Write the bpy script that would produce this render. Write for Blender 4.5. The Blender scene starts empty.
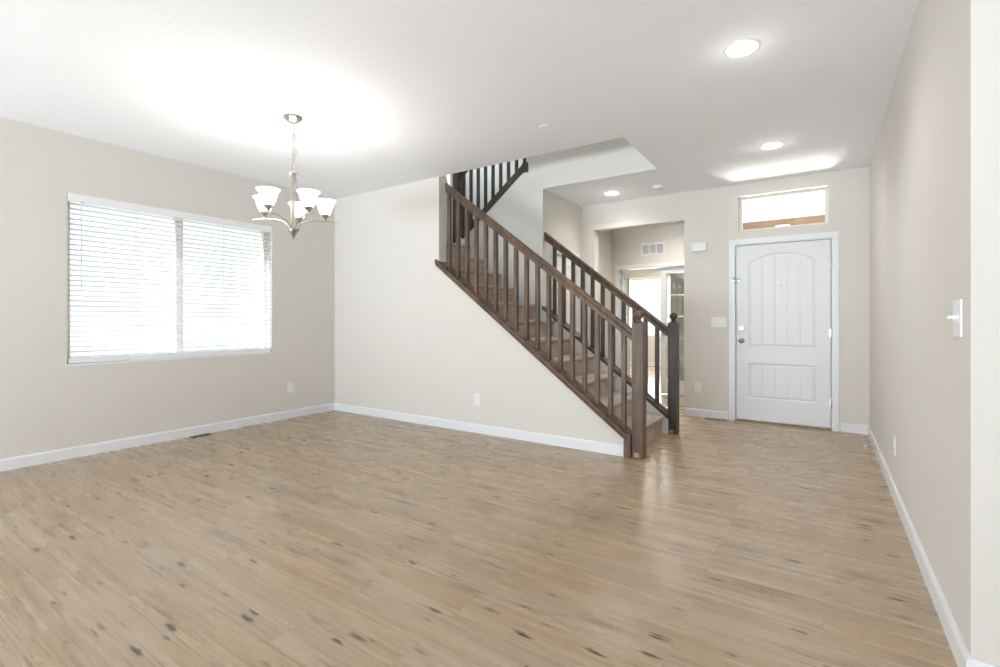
import bpy, bmesh, math, random
from mathutils import Vector, Matrix
random.seed(7)
S = bpy.context.scene
COL = S.collection
PI = math.pi

# ------------------------------------------------------------------ camera
YAW = 0.5888
cam_d = bpy.data.cameras.new('camera'); cam = bpy.data.objects.new('camera', cam_d); COL.objects.link(cam)
cam.location = (0, 0, 1.1703); cam.rotation_euler = (PI/2, 0, YAW)
cam_d.sensor_width = 36; cam_d.lens = 484.27*36/1000; cam_d.shift_y = -0.01367
cam_d.clip_start = 0.05; cam_d.clip_end = 200
S.camera = cam

# ------------------------------------------------------------------ world, exposure
S.view_settings.view_transform = 'Standard'; S.view_settings.look = 'None'
S.view_settings.gamma = 1; S.view_settings.use_curve_mapping = False
S.view_settings.exposure = 0.0
w = bpy.data.worlds.new('daylight'); S.world = w; w.use_nodes = True
bg = w.node_tree.nodes['Background']; bg.inputs[0].default_value = (0.92, 0.97, 1.05, 1); bg.inputs[1].default_value = 1.6

def area(name, loc, rot, sx, sy, power, color=(1, 1, 1), spread=PI):
    l = bpy.data.lights.new(name, 'AREA'); l.shape = 'RECTANGLE'; l.size = sx; l.size_y = sy
    l.energy = power; l.color = color; l.spread = spread
    o = bpy.data.objects.new(name, l); COL.objects.link(o); o.location = loc; o.rotation_euler = rot
    return o
# daylight for study and stairwell windows; the three rear lights are added fill (area lights look along their local -Z)
area('added_rear_fill', (-2.5, -4.85, 1.35), (PI/2, 0, 0), 4.6, 2.3, 5, (0.90, 0.97, 1.08))
area('added_rear_uplight', (-2.5, -5.6, 0.0), (math.radians(140), 0, 0), 4.6, 1.4, 1350, (0.90, 0.97, 1.10))  # added fill behind the camera, aimed upward to brighten the ceiling
area('added_rear_side_fill', (2.3, -4.85, 1.5), (PI/2, 0, 0), 1.4, 1.5, 10, (0.90, 0.97, 1.08))
area('daylight_study_window', (-3.6, 12.8, 1.5), (-PI/2, 0, 0), 1.8, 1.5, 110, (0.95, 1, 0.98))
area('daylight_stairwell_window', (-5.9, 5.3, 4.55), (0, -PI/2, 0), 1.4, 1.4, 190, (0.80, 0.92, 1.05))
area('walkway_bounce', (-0.35, 8.7, 0.7), (math.radians(-142), 0, 0), 0.9, 1.0, 300, (1, 0.96, 0.88))
sun = bpy.data.lights.new('sun', 'SUN'); sun.energy = 12; sun.angle = math.radians(1.5); sun.color = (0.92, 0.97, 1.05)
so = bpy.data.objects.new('sun', sun); COL.objects.link(so); so.rotation_euler = (math.radians(48), 0, math.radians(-12))   # from behind the camera, onto the rear floor

# ------------------------------------------------------------------ materials
def mat(name, col, rough=0.5, metal=0.0, spec=0.5, bump=None, emit=None, noise=None):
    m = bpy.data.materials.new(name); m.use_nodes = True; nt = m.node_tree; b = nt.nodes['Principled BSDF']
    b.inputs['Base Color'].default_value = (*col, 1); b.inputs['Roughness'].default_value = rough
    b.inputs['Metallic'].default_value = metal; b.inputs['Specular IOR Level'].default_value = spec
    tc = nt.nodes.new('ShaderNodeTexCoord')
    if noise:   # (scale, colour2)
        n = nt.nodes.new('ShaderNodeTexNoise'); n.inputs['Scale'].default_value = noise[0]; n.inputs['Detail'].default_value = 4
        nt.links.new(tc.outputs['Object'], n.inputs['Vector'])
        mx = nt.nodes.new('ShaderNodeMix'); mx.data_type = 'RGBA'
        mx.inputs[6].default_value = (*col, 1); mx.inputs[7].default_value = (*noise[1], 1)
        rp = nt.nodes.new('ShaderNodeMapRange'); rp.inputs[1].default_value = 0.35; rp.inputs[2].default_value = 0.65
        nt.links.new(n.outputs['Fac'], rp.inputs[0]); nt.links.new(rp.outputs[0], mx.inputs[0])
        nt.links.new(mx.outputs[2], b.inputs['Base Color'])
    if bump:    # (scale, strength, distance)
        n = nt.nodes.new('ShaderNodeTexNoise'); n.inputs['Scale'].default_value = bump[0]; n.inputs['Detail'].default_value = 3
        nt.links.new(tc.outputs['Object'], n.inputs['Vector'])
        bp = nt.nodes.new('ShaderNodeBump'); bp.inputs['Strength'].default_value = bump[1]; bp.inputs['Distance'].default_value = bump[2]
        nt.links.new(n.outputs['Fac'], bp.inputs['Height']); nt.links.new(bp.outputs[0], b.inputs['Normal'])
    if emit:
        b.inputs['Emission Color'].default_value = (*emit[0], 1); b.inputs['Emission Strength'].default_value = emit[1]
    return m

WALL = mat('wall_paint', (0.705, 0.67, 0.618), 0.75, spec=0.25, bump=(55, 0.35, 0.004))
CEIL = mat('ceiling_paint', (0.91, 0.92, 0.935), 0.8, spec=0.2, bump=(45, 0.25, 0.004))
TRIM = mat('white_trim_paint', (0.80, 0.805, 0.82), 0.38, bump=(8, 0.05, 0.002))
DOORW = mat('white_door_paint', (0.77, 0.775, 0.785), 0.42, bump=(90, 0.08, 0.001))
VINYL = mat('cream_vinyl', (0.80, 0.77, 0.69), 0.4, bump=(30, 0.04, 0.001))
PLAST = mat('white_plastic', (0.83, 0.83, 0.83), 0.35, bump=(40, 0.03, 0.0005))
PLGREY = mat('grey_plastic', (0.28, 0.28, 0.28), 0.5, bump=(40, 0.03, 0.0005))
NICKEL = mat('brushed_nickel', (0.52, 0.49, 0.44), 0.28, 1.0, bump=(120, 0.05, 0.0005))
STEEL = mat('satin_steel', (0.45, 0.45, 0.45), 0.3, 1.0, bump=(120, 0.05, 0.0005))
BRASS = mat('dark_bronze_register', (0.12, 0.085, 0.05), 0.45, 0.6, bump=(80, 0.05, 0.0005))
BARE = mat('bare_pale_wood', (0.50, 0.38, 0.18), 0.6, noise=(40, (0.36, 0.25, 0.12)))
THRES = mat('oak_threshold', (0.34, 0.24, 0.15), 0.5, noise=(12, (0.24, 0.16, 0.10)))
CEDAR = mat('cedar_beam', (0.30, 0.19, 0.12), 0.7, noise=(5, (0.24, 0.145, 0.09)))
CONC = mat('concrete', (0.30, 0.295, 0.285), 0.9, noise=(3, (0.26, 0.255, 0.245)))
BLIND = mat('white_slat', (0.87, 0.87, 0.87), 0.45, bump=(30, 0.03, 0.0005))
GRIL = mat('vent_shadow', (0.16, 0.16, 0.16), 0.7, bump=(30, 0.03, 0.0005))
CORD = mat('white_cord', (0.62, 0.63, 0.65), 0.5, bump=(100, 0.1, 0.0005))
SHADE = mat('frosted_glass_shade', (0.93, 0.93, 0.92), 0.35, emit=((1, 0.985, 0.96), 2.2), bump=(20, 0.02, 0.0005))
CANLIT = mat('lit_lens', (1, 1, 1), 0.5, emit=((1, 0.98, 0.94), 14), bump=(20, 0.02, 0.0005))
STEELW = mat('satin_white_metal', (0.72, 0.72, 0.72), 0.3, 0.3, bump=(20, 0.02, 0.0005))

def glass():
    m = bpy.data.materials.new('window_glass'); m.use_nodes = True; nt = m.node_tree
    b = nt.nodes['Principled BSDF']; nt.nodes.remove(b)
    out = nt.nodes['Material Output']
    tr = nt.nodes.new('ShaderNodeBsdfTransparent'); tr.inputs[0].default_value = (0.96, 0.98, 0.97, 1)
    gl = nt.nodes.new('ShaderNodeBsdfGlossy'); gl.inputs['Roughness'].default_value = 0.02
    mx = nt.nodes.new('ShaderNodeMixShader'); mx.inputs[0].default_value = 0.05
    n = nt.nodes.new('ShaderNodeTexNoise'); n.inputs['Scale'].default_value = 2
    bp = nt.nodes.new('ShaderNodeBump'); bp.inputs['Strength'].default_value = 0.02
    nt.links.new(n.outputs['Fac'], bp.inputs['Height']); nt.links.new(bp.outputs[0], gl.inputs['Normal'])
    nt.links.new(tr.outputs[0], mx.inputs[1]); nt.links.new(gl.outputs[0], mx.inputs[2]); nt.links.new(mx.outputs[0], out.inputs[0])
    return m
GLASS = glass()

def nodes(m):
    m.use_nodes = True; nt = m.node_tree
    def N(t, **k):
        n = nt.nodes.new(t)
        for a, v in k.items():
            if a.startswith('i_'): n.inputs[a[2:]].default_value = v
            else: setattr(n, a, v)
        return n
    return nt, N, nt.links.new

def stained(name, c1, c2, rough=0.45):
    """stained pine: grain runs along local Z mostly, blotchy"""
    m = bpy.data.materials.new(name); nt, N, L = nodes(m); b = nt.nodes['Principled BSDF']
    tc = N('ShaderNodeTexCoord'); mp = N('ShaderNodeMapping'); mp.inputs['Scale'].default_value = (28, 28, 2.5)
    L(tc.outputs['Object'], mp.inputs[0])
    n1 = N('ShaderNodeTexNoise', i_Scale=1.0, i_Detail=5.0, i_Distortion=0.8); L(mp.outputs[0], n1.inputs['Vector'])
    n2 = N('ShaderNodeTexNoise', i_Scale=2.6, i_Detail=2.0); L(tc.outputs['Object'], n2.inputs['Vector'])
    ad = N('ShaderNodeMath', operation='ADD'); L(n1.outputs['Fac'], ad.inputs[0]); L(n2.outputs['Fac'], ad.inputs[1])
    mr = N('ShaderNodeMapRange'); mr.inputs[1].default_value = 0.75; mr.inputs[2].default_value = 1.25; L(ad.outputs[0], mr.inputs[0])
    mx = N('ShaderNodeMix', data_type='RGBA'); mx.inputs[6].default_value = (*c1, 1); mx.inputs[7].default_value = (*c2, 1)
    L(mr.outputs[0], mx.inputs[0]); L(mx.outputs[2], b.inputs['Base Color'])
    b.inputs['Roughness'].default_value = rough
    bp = N('ShaderNodeBump', i_Strength=0.15, i_Distance=0.002); L(n1.outputs['Fac'], bp.inputs['Height']); L(bp.outputs[0], b.inputs['Normal'])
    return m
WOOD = stained('walnut_stained_wood', (0.058, 0.033, 0.020), (0.165, 0.097, 0.055))
WOOD_SHADED = stained('walnut_stained_wood_shaded', (0.035, 0.026, 0.022), (0.075, 0.052, 0.042))  # darker copy of the wood: backlight shade of the far newel in the colour

def carpet():
    m = bpy.data.materials.new('taupe_carpet'); nt, N, L = nodes(m); b = nt.nodes['Principled BSDF']
    tc = N('ShaderNodeTexCoord')
    n1 = N('ShaderNodeTexNoise', i_Scale=160.0, i_Detail=3.0); n2 = N('ShaderNodeTexNoise', i_Scale=9.0, i_Detail=3.0)
    L(tc.outputs['Object'], n1.inputs['Vector']); L(tc.outputs['Object'], n2.inputs['Vector'])
    ad = N('ShaderNodeMath', operation='ADD'); L(n1.outputs['Fac'], ad.inputs[0]); L(n2.outputs['Fac'], ad.inputs[1])
    mr = N('ShaderNodeMapRange'); mr.inputs[1].default_value = 0.7; mr.inputs[2].default_value = 1.3; L(ad.outputs[0], mr.inputs[0])
    mx = N('ShaderNodeMix', data_type='RGBA'); mx.inputs[6].default_value = (0.37, 0.29, 0.25, 1); mx.inputs[7].default_value = (0.66, 0.55, 0.49, 1)
    L(mr.outputs[0], mx.inputs[0]); L(mx.outputs[2], b.inputs['Base Color']); b.inputs['Roughness'].default_value = 0.95
    b.inputs['Specular IOR Level'].default_value = 0.1
    bp = N('ShaderNodeBump', i_Strength=0.6, i_Distance=0.006); L(n1.outputs['Fac'], bp.inputs['Height']); L(bp.outputs[0], b.inputs['Normal'])
    return m
CARPET = carpet()

def plank_floor():
    m = bpy.data.materials.new('oak_plank_floor'); nt, N, L = nodes(m); b = nt.nodes['Principled BSDF']
    def M(op, a, c=None, d=None):
        n = N('ShaderNodeMath', operation=op)
        for i, v in enumerate((a, c, d)):
            if v is None: continue
            if isinstance(v, (int, float)): n.inputs[i].default_value = v
            else: L(v, n.inputs[i])
        return n.outputs[0]
    def R(v, a, c, o0=0, o1=1):
        n = N('ShaderNodeMapRange'); L(v, n.inputs[0])
        for i, q in zip((1, 2, 3, 4), (a, c, o0, o1)): n.inputs[i].default_value = q
        return n.outputs[0]
    def MIX(f, a, c, mode='MIX'):
        n = N('ShaderNodeMix', data_type='RGBA', blend_type=mode)
        if isinstance(f, (int, float)): n.inputs[0].default_value = f
        else: L(f, n.inputs[0])
        for i, v in ((6, a), (7, c)):
            if isinstance(v, tuple): n.inputs[i].default_value = (*v, 1)
            else: L(v, n.inputs[i])
        return n.outputs[2]
    tc = N('ShaderNodeTexCoord'); P = tc.outputs['Object']
    br = N('ShaderNodeTexBrick', offset=0.37, offset_frequency=2, squash=1.0)
    br.inputs['Color1'].default_value = (0, 0, 0, 1); br.inputs['Color2'].default_value = (1, 1, 1, 1); br.inputs['Mortar'].default_value = (0.5, 0.5, 0.5, 1)
    br.inputs['Scale'].default_value = 1; br.inputs['Mortar Size'].default_value = 0.0012; br.inputs['Mortar Smooth'].default_value = 0.0
    br.inputs['Bias'].default_value = 0; br.inputs['Brick Width'].default_value = 1.22; br.inputs['Row Height'].default_value = 0.165
    L(P, br.inputs['Vector'])
    sepc = N('ShaderNodeSeparateColor'); L(br.outputs['Color'], sepc.inputs[0]); rnd = sepc.outputs[0]
    seam = br.outputs['Fac']
    sx = N('ShaderNodeSeparateXYZ'); L(P, sx.inputs[0])
    off = M('MULTIPLY', rnd, 53.0)
    def coords(kx, ky):
        c = N('ShaderNodeCombineXYZ')
        L(M('MULTIPLY', M('ADD', sx.outputs[0], off), kx), c.inputs[0]); L(M('MULTIPLY', sx.outputs[1], ky), c.inputs[1]); L(off, c.inputs[2])
        return c.outputs[0]
    g1 = N('ShaderNodeTexNoise', i_Scale=1.0, i_Detail=7.0, i_Distortion=0.5, i_Roughness=0.62); L(coords(0.8, 17), g1.inputs['Vector'])   # broad grain
    g2 = N('ShaderNodeTexNoise', i_Scale=1.0, i_Detail=5.0, i_Distortion=0.4, i_Roughness=0.6); L(coords(1.8, 95), g2.inputs['Vector'])    # fine grain
    g3 = N('ShaderNodeTexNoise', i_Scale=1.0, i_Detail=2.0, i_Distortion=0.4); L(coords(0.8, 3.2), g3.inputs['Vector'])                     # blotches
    base = MIX(R(g1.outputs['Fac'], 0.32, 0.68), (0.345, 0.245, 0.148), (0.515, 0.39, 0.268))
    base = MIX(R(g3.outputs['Fac'], 0.42, 0.66, 0, 0.55), base, (0.47, 0.38, 0.285))
    base = MIX(R(rnd, 0, 1, 0.0, 0.30), base, (0.49, 0.325, 0.185))
    base = MIX(R(g2.outputs['Fac'], 0.48, 0.70, 0, 0.5), base, (0.17, 0.125, 0.09))
    # knots: small stretched cells with ragged outline, only some cells
    def knots(fx, fy, thr, r0, r1, seed, amp):
        cc = N('ShaderNodeCombineXYZ'); L(M('MULTIPLY', M('ADD', sx.outputs[0], M('ADD', off, seed)), fx), cc.inputs[0]); L(M('ADD', M('MULTIPLY', sx.outputs[1], fy), M('ADD', off, seed)), cc.inputs[1]); vc = cc.outputs[0]
        wn = N('ShaderNodeTexNoise', i_Scale=3.2, i_Detail=4.0, i_Roughness=0.65); L(vc, wn.inputs['Vector'])
        wv = N('ShaderNodeVectorMath', operation='MULTIPLY_ADD'); L(wn.outputs['Color'], wv.inputs[0]); wv.inputs[1].default_value = (amp, amp, 0); L(vc, wv.inputs[2])
        vo = N('ShaderNodeTexVoronoi', voronoi_dimensions='2D', i_Scale=1.0, i_Randomness=1.0); L(wv.outputs[0], vo.inputs['Vector'])
        vs = N('ShaderNodeSeparateColor'); L(vo.outputs['Color'], vs.inputs[0])
        gate = M('GREATER_THAN', vs.outputs[0], thr); rad = R(vs.outputs[1], 0, 1, r0, r1)
        k = M('MAXIMUM', M('SUBTRACT', 1.0, M('DIVIDE', vo.outputs['Distance'], rad)), 0.0)
        return M('MULTIPLY', gate, M('POWER', k, 0.8)), M('MULTIPLY', vs.outputs[2], 1.0)
    k1, v1 = knots(4.4, 18.0, 0.70, 0.06, 0.26, 0.0, 0.42)
    k2, v2 = knots(1.9, 11.0, 0.78, 0.12, 0.36, 7.3, 0.55)
    # long dark mineral streaks
    st = N('ShaderNodeTexNoise', i_Scale=1.0, i_Detail=5.0, i_Distortion=0.9, i_Roughness=0.65); L(coords(2.0, 34), st.inputs['Vector'])
    sm = N('ShaderNodeTexNoise', i_Scale=1.0, i_Detail=1.0); L(coords(1.3, 4.5), sm.inputs['Vector'])
    streak = M('MULTIPLY', R(st.outputs['Fac'], 0.54, 0.68), R(sm.outputs['Fac'], 0.50, 0.66, 0, 0.7))
    base = MIX(streak, base, (0.115, 0.085, 0.065))
    base = MIX(M('MULTIPLY', k2, M('ADD', M('MULTIPLY', g2.outputs['Fac'], 1.1), 0.0)), base, (0.13, 0.10, 0.085))
    base = MIX(M('MINIMUM', M('MULTIPLY', k1, R(v1, 0, 1, 0.4, 1.7)), 0.9), base, (0.060, 0.046, 0.040))
    base = MIX(M('MULTIPLY', seam, 0.22), base, (0.10, 0.07, 0.05))
    L(base, b.inputs['Base Color'])
    L(R(g1.outputs['Fac'], 0.3, 0.7, 0.22, 0.31), b.inputs['Roughness']); b.inputs['Specular IOR Level'].default_value = 0.45
    hh = M('SUBTRACT', M('MULTIPLY', g2.outputs['Fac'], 0.3), seam)
    bp = N('ShaderNodeBump', i_Strength=0.12, i_Distance=0.002); L(hh, bp.inputs['Height']); L(bp.outputs[0], b.inputs['Normal'])
    return m
FLOOR = plank_floor()

# ------------------------------------------------------------------ mesh helpers
class MB:
    def __init__(s): s.bm = bmesh.new()
    def _add(s, verts, faces):
        vs = [s.bm.verts.new(v) for v in verts]
        fs = []
        for f in faces:
            try: fs.append(s.bm.faces.new([vs[i] for i in f]))
            except ValueError: pass
        return vs, fs
    def box(s, a, b, bevel=0):
        x0, y0, z0 = (min(a[i], b[i]) for i in range(3)); x1, y1, z1 = (max(a[i], b[i]) for i in range(3))
        v, f = s._add([(x0,y0,z0),(x1,y0,z0),(x1,y1,z0),(x0,y1,z0),(x0,y0,z1),(x1,y0,z1),(x1,y1,z1),(x0,y1,z1)],
               [(3,2,1,0),(4,5,6,7),(0,1,5,4),(1,2,6,5),(2,3,7,6),(3,0,4,7)])
        if bevel:
            es = list({e for ff in f for e in ff.edges})
            bmesh.ops.bevel(s.bm, geom=es, offset=bevel, segments=2, profile=0.6, affect='EDGES')
        return s
    def prism(s, poly, axis, lo, hi, bevel=0):
        """poly of 2D points in the plane normal to axis ('X': (y,z), 'Y': (x,z), 'Z': (x,y))"""
        def P(p, t): return {'X': (t, p[0], p[1]), 'Y': (p[0], t, p[1]), 'Z': (p[0], p[1], t)}[axis]
        n = len(poly)
        vs = [P(p, lo) for p in poly] + [P(p, hi) for p in poly]
        fs = [tuple(range(n))[::-1], tuple(range(n, 2*n))] + [(i, (i+1) % n, n+(i+1) % n, n+i) for i in range(n)]
        v, f = s._add(vs, fs)
        bmesh.ops.recalc_face_normals(s.bm, faces=f)
        if bevel:
            es = list({e for ff in f for e in ff.edges})
            bmesh.ops.bevel(s.bm, geom=es, offset=bevel, segments=2, profile=0.6, affect='EDGES')
        return s
    def lathe(s, prof, c=(0, 0, 0), n=24, M=None, rib=None):
        """prof [(r,z)]; revolve about local Z"""
        rings = []
        for r, z in prof:
            ring = []
            for i in range(n):
                a = 2*PI*i/n
                rr = r*(1 + (rib[1]*math.cos(rib[0]*a) if rib else 0))
                p = Vector((rr*math.cos(a), rr*math.sin(a), z))
                if M is not None: p = M @ p
                ring.append(s.bm.verts.new(p + Vector(c)))
            rings.append(ring)
        fs = []
        for a, b in zip(rings, rings[1:]):
            for i in range(n):
                fs.append(s.bm.faces.new((a[i], a[(i+1) % n], b[(i+1) % n], b[i])))
        for ring, fl in ((rings[0], True), (rings[-1], False)):
            if (ring[0].co-ring[n//2].co).length > 1e-5:
                try: fs.append(s.bm.faces.new(ring[::-1] if fl else ring))
                except ValueError: pass
        bmesh.ops.recalc_face_normals(s.bm, faces=fs)
        return s
    def tube(s, pts, r, n=10, closed=False):
        pts = [Vector(p) for p in pts]; N_ = len(pts); rings = []
        ref = Vector((0.13, 0.21, 0.97)).normalized()
        for i, p in enumerate(pts):
            if closed: t = pts[(i+1) % N_]-pts[i-1]
            else: t = pts[min(i+1, N_-1)]-pts[max(i-1, 0)]
            t.normalize(); u = ref - t*ref.dot(t)
            if u.length < 1e-3: u = Vector((1, 0, 0)) - t*t.x
            u.normalize(); v = t.cross(u)
            rr = r[i] if isinstance(r, (list, tuple)) else r
            rings.append([s.bm.verts.new(p+u*rr*math.cos(2*PI*k/n)+v*rr*math.sin(2*PI*k/n)) for k in range(n)])
        fs = []
        pairs = list(zip(rings, rings[1:])) + ([(rings[-1], rings[0])] if closed else [])
        for a, b in pairs:
            for k in range(n): fs.append(s.bm.faces.new((a[k], a[(k+1) % n], b[(k+1) % n], b[k])))
        if not closed:
            fs.append(s.bm.faces.new(rings[0][::-1])); fs.append(s.bm.faces.new(rings[-1]))
        bmesh.ops.recalc_face_normals(s.bm, faces=fs)
        return s
    def shear(s, prof, x0, x1, zf):
        """profile [(y,dz)] run along X from x0 to x1 with plumb ends following z=zf(x)"""
        n = len(prof)
        vs = [(x0, y, zf(x0)+d) for y, d in prof] + [(x1, y, zf(x1)+d) for y, d in prof]
        v, f = s._add(vs, [tuple(range(n)), tuple(range(n, 2*n))[::-1]] + [(i, (i+1) % n, n+(i+1) % n, n+i) for i in range(n)])
        bmesh.ops.recalc_face_normals(s.bm, faces=f)
        return s
    def build(s, name, m, parent=None, smooth=False, origin=None, **tags):
        me = bpy.data.meshes.new(name)
        if origin is None and parent is not None: origin = parent.location
        if origin is None:
            # put the origin at the bottom centre of the bounds
            xs = [v.co for v in s.bm.verts]
            origin = Vector(((min(c.x for c in xs)+max(c.x for c in xs))/2, (min(c.y for c in xs)+max(c.y for c in xs))/2, min(c.z for c in xs)))
        origin = Vector(origin)
        bmesh.ops.translate(s.bm, verts=s.bm.verts, vec=-origin)
        s.bm.to_mesh(me); s.bm.free()
        if smooth:
            me.shade_smooth()
            try: me.set_sharp_from_angle(angle=math.radians(38))
            except Exception: pass
        me.materials.append(m)
        o = bpy.data.objects.new(name, me); COL.objects.link(o)
        if parent is not None:
            o.parent = parent
            # parents here are never rotated at build time: child location is relative
            o.location = origin - world_loc(parent)
        else: o.location = origin
        for k, v in tags.items(): o[k] = v
        return o
def world_loc(o):
    l = Vector(o.location)
    while o.parent is not None: o = o.parent; l += Vector(o.location)
    return l
def thing(name, label, cat, loc, group=None, kind=None):
    o = bpy.data.objects.new(name, None); COL.objects.link(o); o.location = loc; o.empty_display_size = 0.1
    o['label'] = label; o['category'] = cat
    if group: o['group'] = group
    if kind: o['kind'] = kind
    return o
def copy_tree(o, parent=None):
    c = o.copy(); COL.objects.link(c)
    if parent is not None: c.parent = parent
    for ch in list(o.children): copy_tree(ch, c)
    return c
def tag(o, label, cat, group=None):
    o['label'] = label; o['category'] = cat
    if group: o['group'] = group
    return o
def struct(name, mb, m, parent=None, **k):
    o = mb.build(name, m, parent, **k)
    if parent is None: o['kind'] = 'structure'
    return o
def sub(parent, mb, name, m, **k):          # part / sub-part, origin at the thing's own location in world space
    return mb.build(name, m, parent, origin=world_loc(parent), **k)

# ------------------------------------------------------------------ key dimensions
XL, YS, XR, YD, H = -5.29, 4.044, 0.391, 6.208, 2.74
WT = 0.12
YB = 5.04                  # inner face of the stair's back wall
XC = -2.79                 # closet wall plane facing the entry
F2 = 3.12                  # upper floor level
XH = -1.435                # right edge of the stairwell opening
NX, NY = 0.391, 2.12       # near corner of the right wall
YH = 7.70                  # hall back wall
YO = 12.35                 # study far wall
XE, YR = 3.6, -4.5         # unseen right side and rear of the room
TOP = 5.5

# ------------------------------------------------------------------ floor, ceiling
b = MB(); b.box((XL-0.2, YR-0.2, -0.12), (XE+0.2, YD+WT+0.05, 0)); b.box((-5.5, YD+WT+0.05, -0.12), (-1.08, YO+0.2, 0)); struct('floor', b, FLOOR, origin=(0, 0, 0))
b = MB()
b.box((XL-0.16, YR-0.16, H), (XE+0.16, YS, F2))
b.box((XH, YS, H), (XE+0.16, YD+WT, F2))
b.box((XC, YB+0.066, H), (XH, YD+WT, F2))
b.box((-3.3, YD+WT, H), (-1.08, YH+0.12, F2))
b.prism([(-5.5, YH+0.12), (-1.08, YH+0.12), (-1.08, 8.92), (-2.13, 8.92), (-2.13, YO+0.16), (-5.5, YO+0.16)], 'Z', H, F2)
struct('ceiling', b, CEIL, origin=(0, 0, 0))
struct('wall_sun_block', MB().box((XH+0.17, YS-0.16, F2), (XE+0.16, YD+WT, TOP+0.1)), WALL)  # unseen solid block, added to keep the sun off the porch beam
struct('ceiling_upper', MB().box((XL-0.16, YS-0.16, TOP), (XH+0.2, YD+WT, TOP+0.1)), CEIL)

# ------------------------------------------------------------------ walls
WY0, WY1, WZ0, WZ1 = 1.366, 3.185, 0.778, 2.245      # dining window opening
b = MB(); x0, x1 = XL-0.16, XL
b.box((x0, YR-0.16, 0), (x1, WY0, H)); b.box((x0, WY1, 0), (x1, YD+WT, H)); b.box((x0, WY0, 0), (x1, WY1, WZ0)); b.box((x0, WY0, WZ1), (x1, WY1, H))
# upper storey of the same wall, with the stairwell window
uy0, uy1, uz0, uz1 = 4.75, 5.95, 3.9, 5.2
b.box((x0, YS-0.16, F2), (x1, uy0, TOP)); b.box((x0, uy1, F2), (x1, YD+WT, TOP)); b.box((x0, uy0, F2), (x1, uy1, uz0)); b.box((x0, uy0, uz1), (x1, uy1, TOP))
b.box((x0, YS, H), (x1, YD+WT, F2))
struct('wall_left', b, WALL)

CB = lambda x: 0.142+0.762*(-1.405-x)          # underside of the stair cap
CT = lambda x: 0.212+0.762*(-1.405-x)          # top of the stair cap
XW = -3.505
b = MB()
b.box((XL, YS, 0), (XW, YS+WT, H))
b.prism([(XW, 0), (-1.405, 0), (-1.405, CB(-1.405)), (XW, CB(XW))], 'Y', YS, YS+WT)
struct('wall_stair', b, WALL)
b = MB(); b.box((XL, YS-0.16, F2), (XH+0.16, YS-0.02, TOP)); struct('wall_upper_front', b, WALL)
b = MB(); b.box((XH+0.0, YS-0.02, F2), (XH+0.16, YD+WT, TOP)); struct('wall_upper_right', b, WALL)
# back wall of the stairs: full height beside the entry, stepped under the upper flight
US = lambda x: 2.272+0.783*(x+4.034)    # centre line of the upper stringer
b = MB()
b.prism([(XC, 0), (XC, TOP), (-3.02, TOP), (-3.02, US(-3.02)-0.03), (-4.09, US(-4.09)-0.03), (-4.09, 0)], 'Y', YB+0.06, YB+0.06+WT)
b.box((XC, YB+0.06, H), (XH, YB+0.066, F2)); b.box((XC, YB+0.06, F2), (XH, YB+0.06+WT, TOP))
struct('wall_stair_back', b, WALL)
b = MB()
CB2 = lambda x: -0.885-0.783*x
b.prism([(XC, 0), (-1.326, 0), (-1.326, CB2(-1.326)), (XC, CB2(XC))], 'Y', YB+0.06, YB+0.06+WT)
struct('wall_stair_back_low', b, WALL)
# closet wall
CD0, CD1, CDZ = 5.36, 6.08, 2.01
b = MB(); b.box((XC-WT, YB+0.18, 0), (XC, CD0, H)); b.box((XC-WT, CD1, 0), (XC, YD+WT, H)); b.box((XC-WT, CD0, CDZ), (XC, CD1, H)); b.box((XC-WT, YB+0.18, H), (XC, YD, F2))
struct('wall_closet', b, WALL)
# entry wall with hall opening, front door, transom
OX0, OX1, OZ = -2.60, -1.425, 2.395
DX0, DX1, DZ = -0.865, 0.085, 2.045
TX0, TX1, TZ0, TZ1 = -0.824, 0.045, 2.195, 2.60
b = MB(); y0, y1 = YD, YD+WT+0.03
b.box((XL, y0, 0), (OX0, y1, H)); b.box((OX0, y0, OZ), (OX1, y1, H)); b.box((OX1, y0, 0), (DX0, y1, H))
b.box((DX1, y0, 0), (XR+0.2, y1, H)); b.box((DX0, y0, DZ), (DX1, y1, TZ0)); b.box((DX0, y0, TZ1), (DX1, y1, H))
b.box((DX0, y0, TZ0), (TX0, y1, TZ1)); b.box((TX1, y0, TZ0), (DX1, y1, TZ1))
struct('wall_entry', b, WALL)
struct('wall_upper_back', MB().box((XL, YD, H), (XH, YD+WT+0.03, TOP)), WALL)
# right wall (side of the block) and the face turned to the room
b = MB(); b.prism([(NX, NY), (NX, YD), (XE+0.16, YD), (XE+0.16, NY)], 'Z', 0, H, bevel=0.0)
struct('wall_right', b, WALL)
# unseen rest of the room
struct('wall_east', MB().box((XE, YR, 0), (XE+0.16, NY, H)), WALL)
b = MB(); y0, y1 = YR-0.16, YR
b.box((XL, y0, 0), (-4.8, y1, H)); b.box((-4.8, y0, 2.4), (-0.2, y1, H)); b.box((-0.2, y0, 0), (1.6, y1, H)); b.box((1.6, y0, 0), (3.1, y1, 0.8))
b.box((1.6, y0, 2.2), (3.1, y1, H)); b.box((3.1, y0, 0), (XE+0.16, y1, H))
struct('wall_rear', b, WALL)
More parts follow.
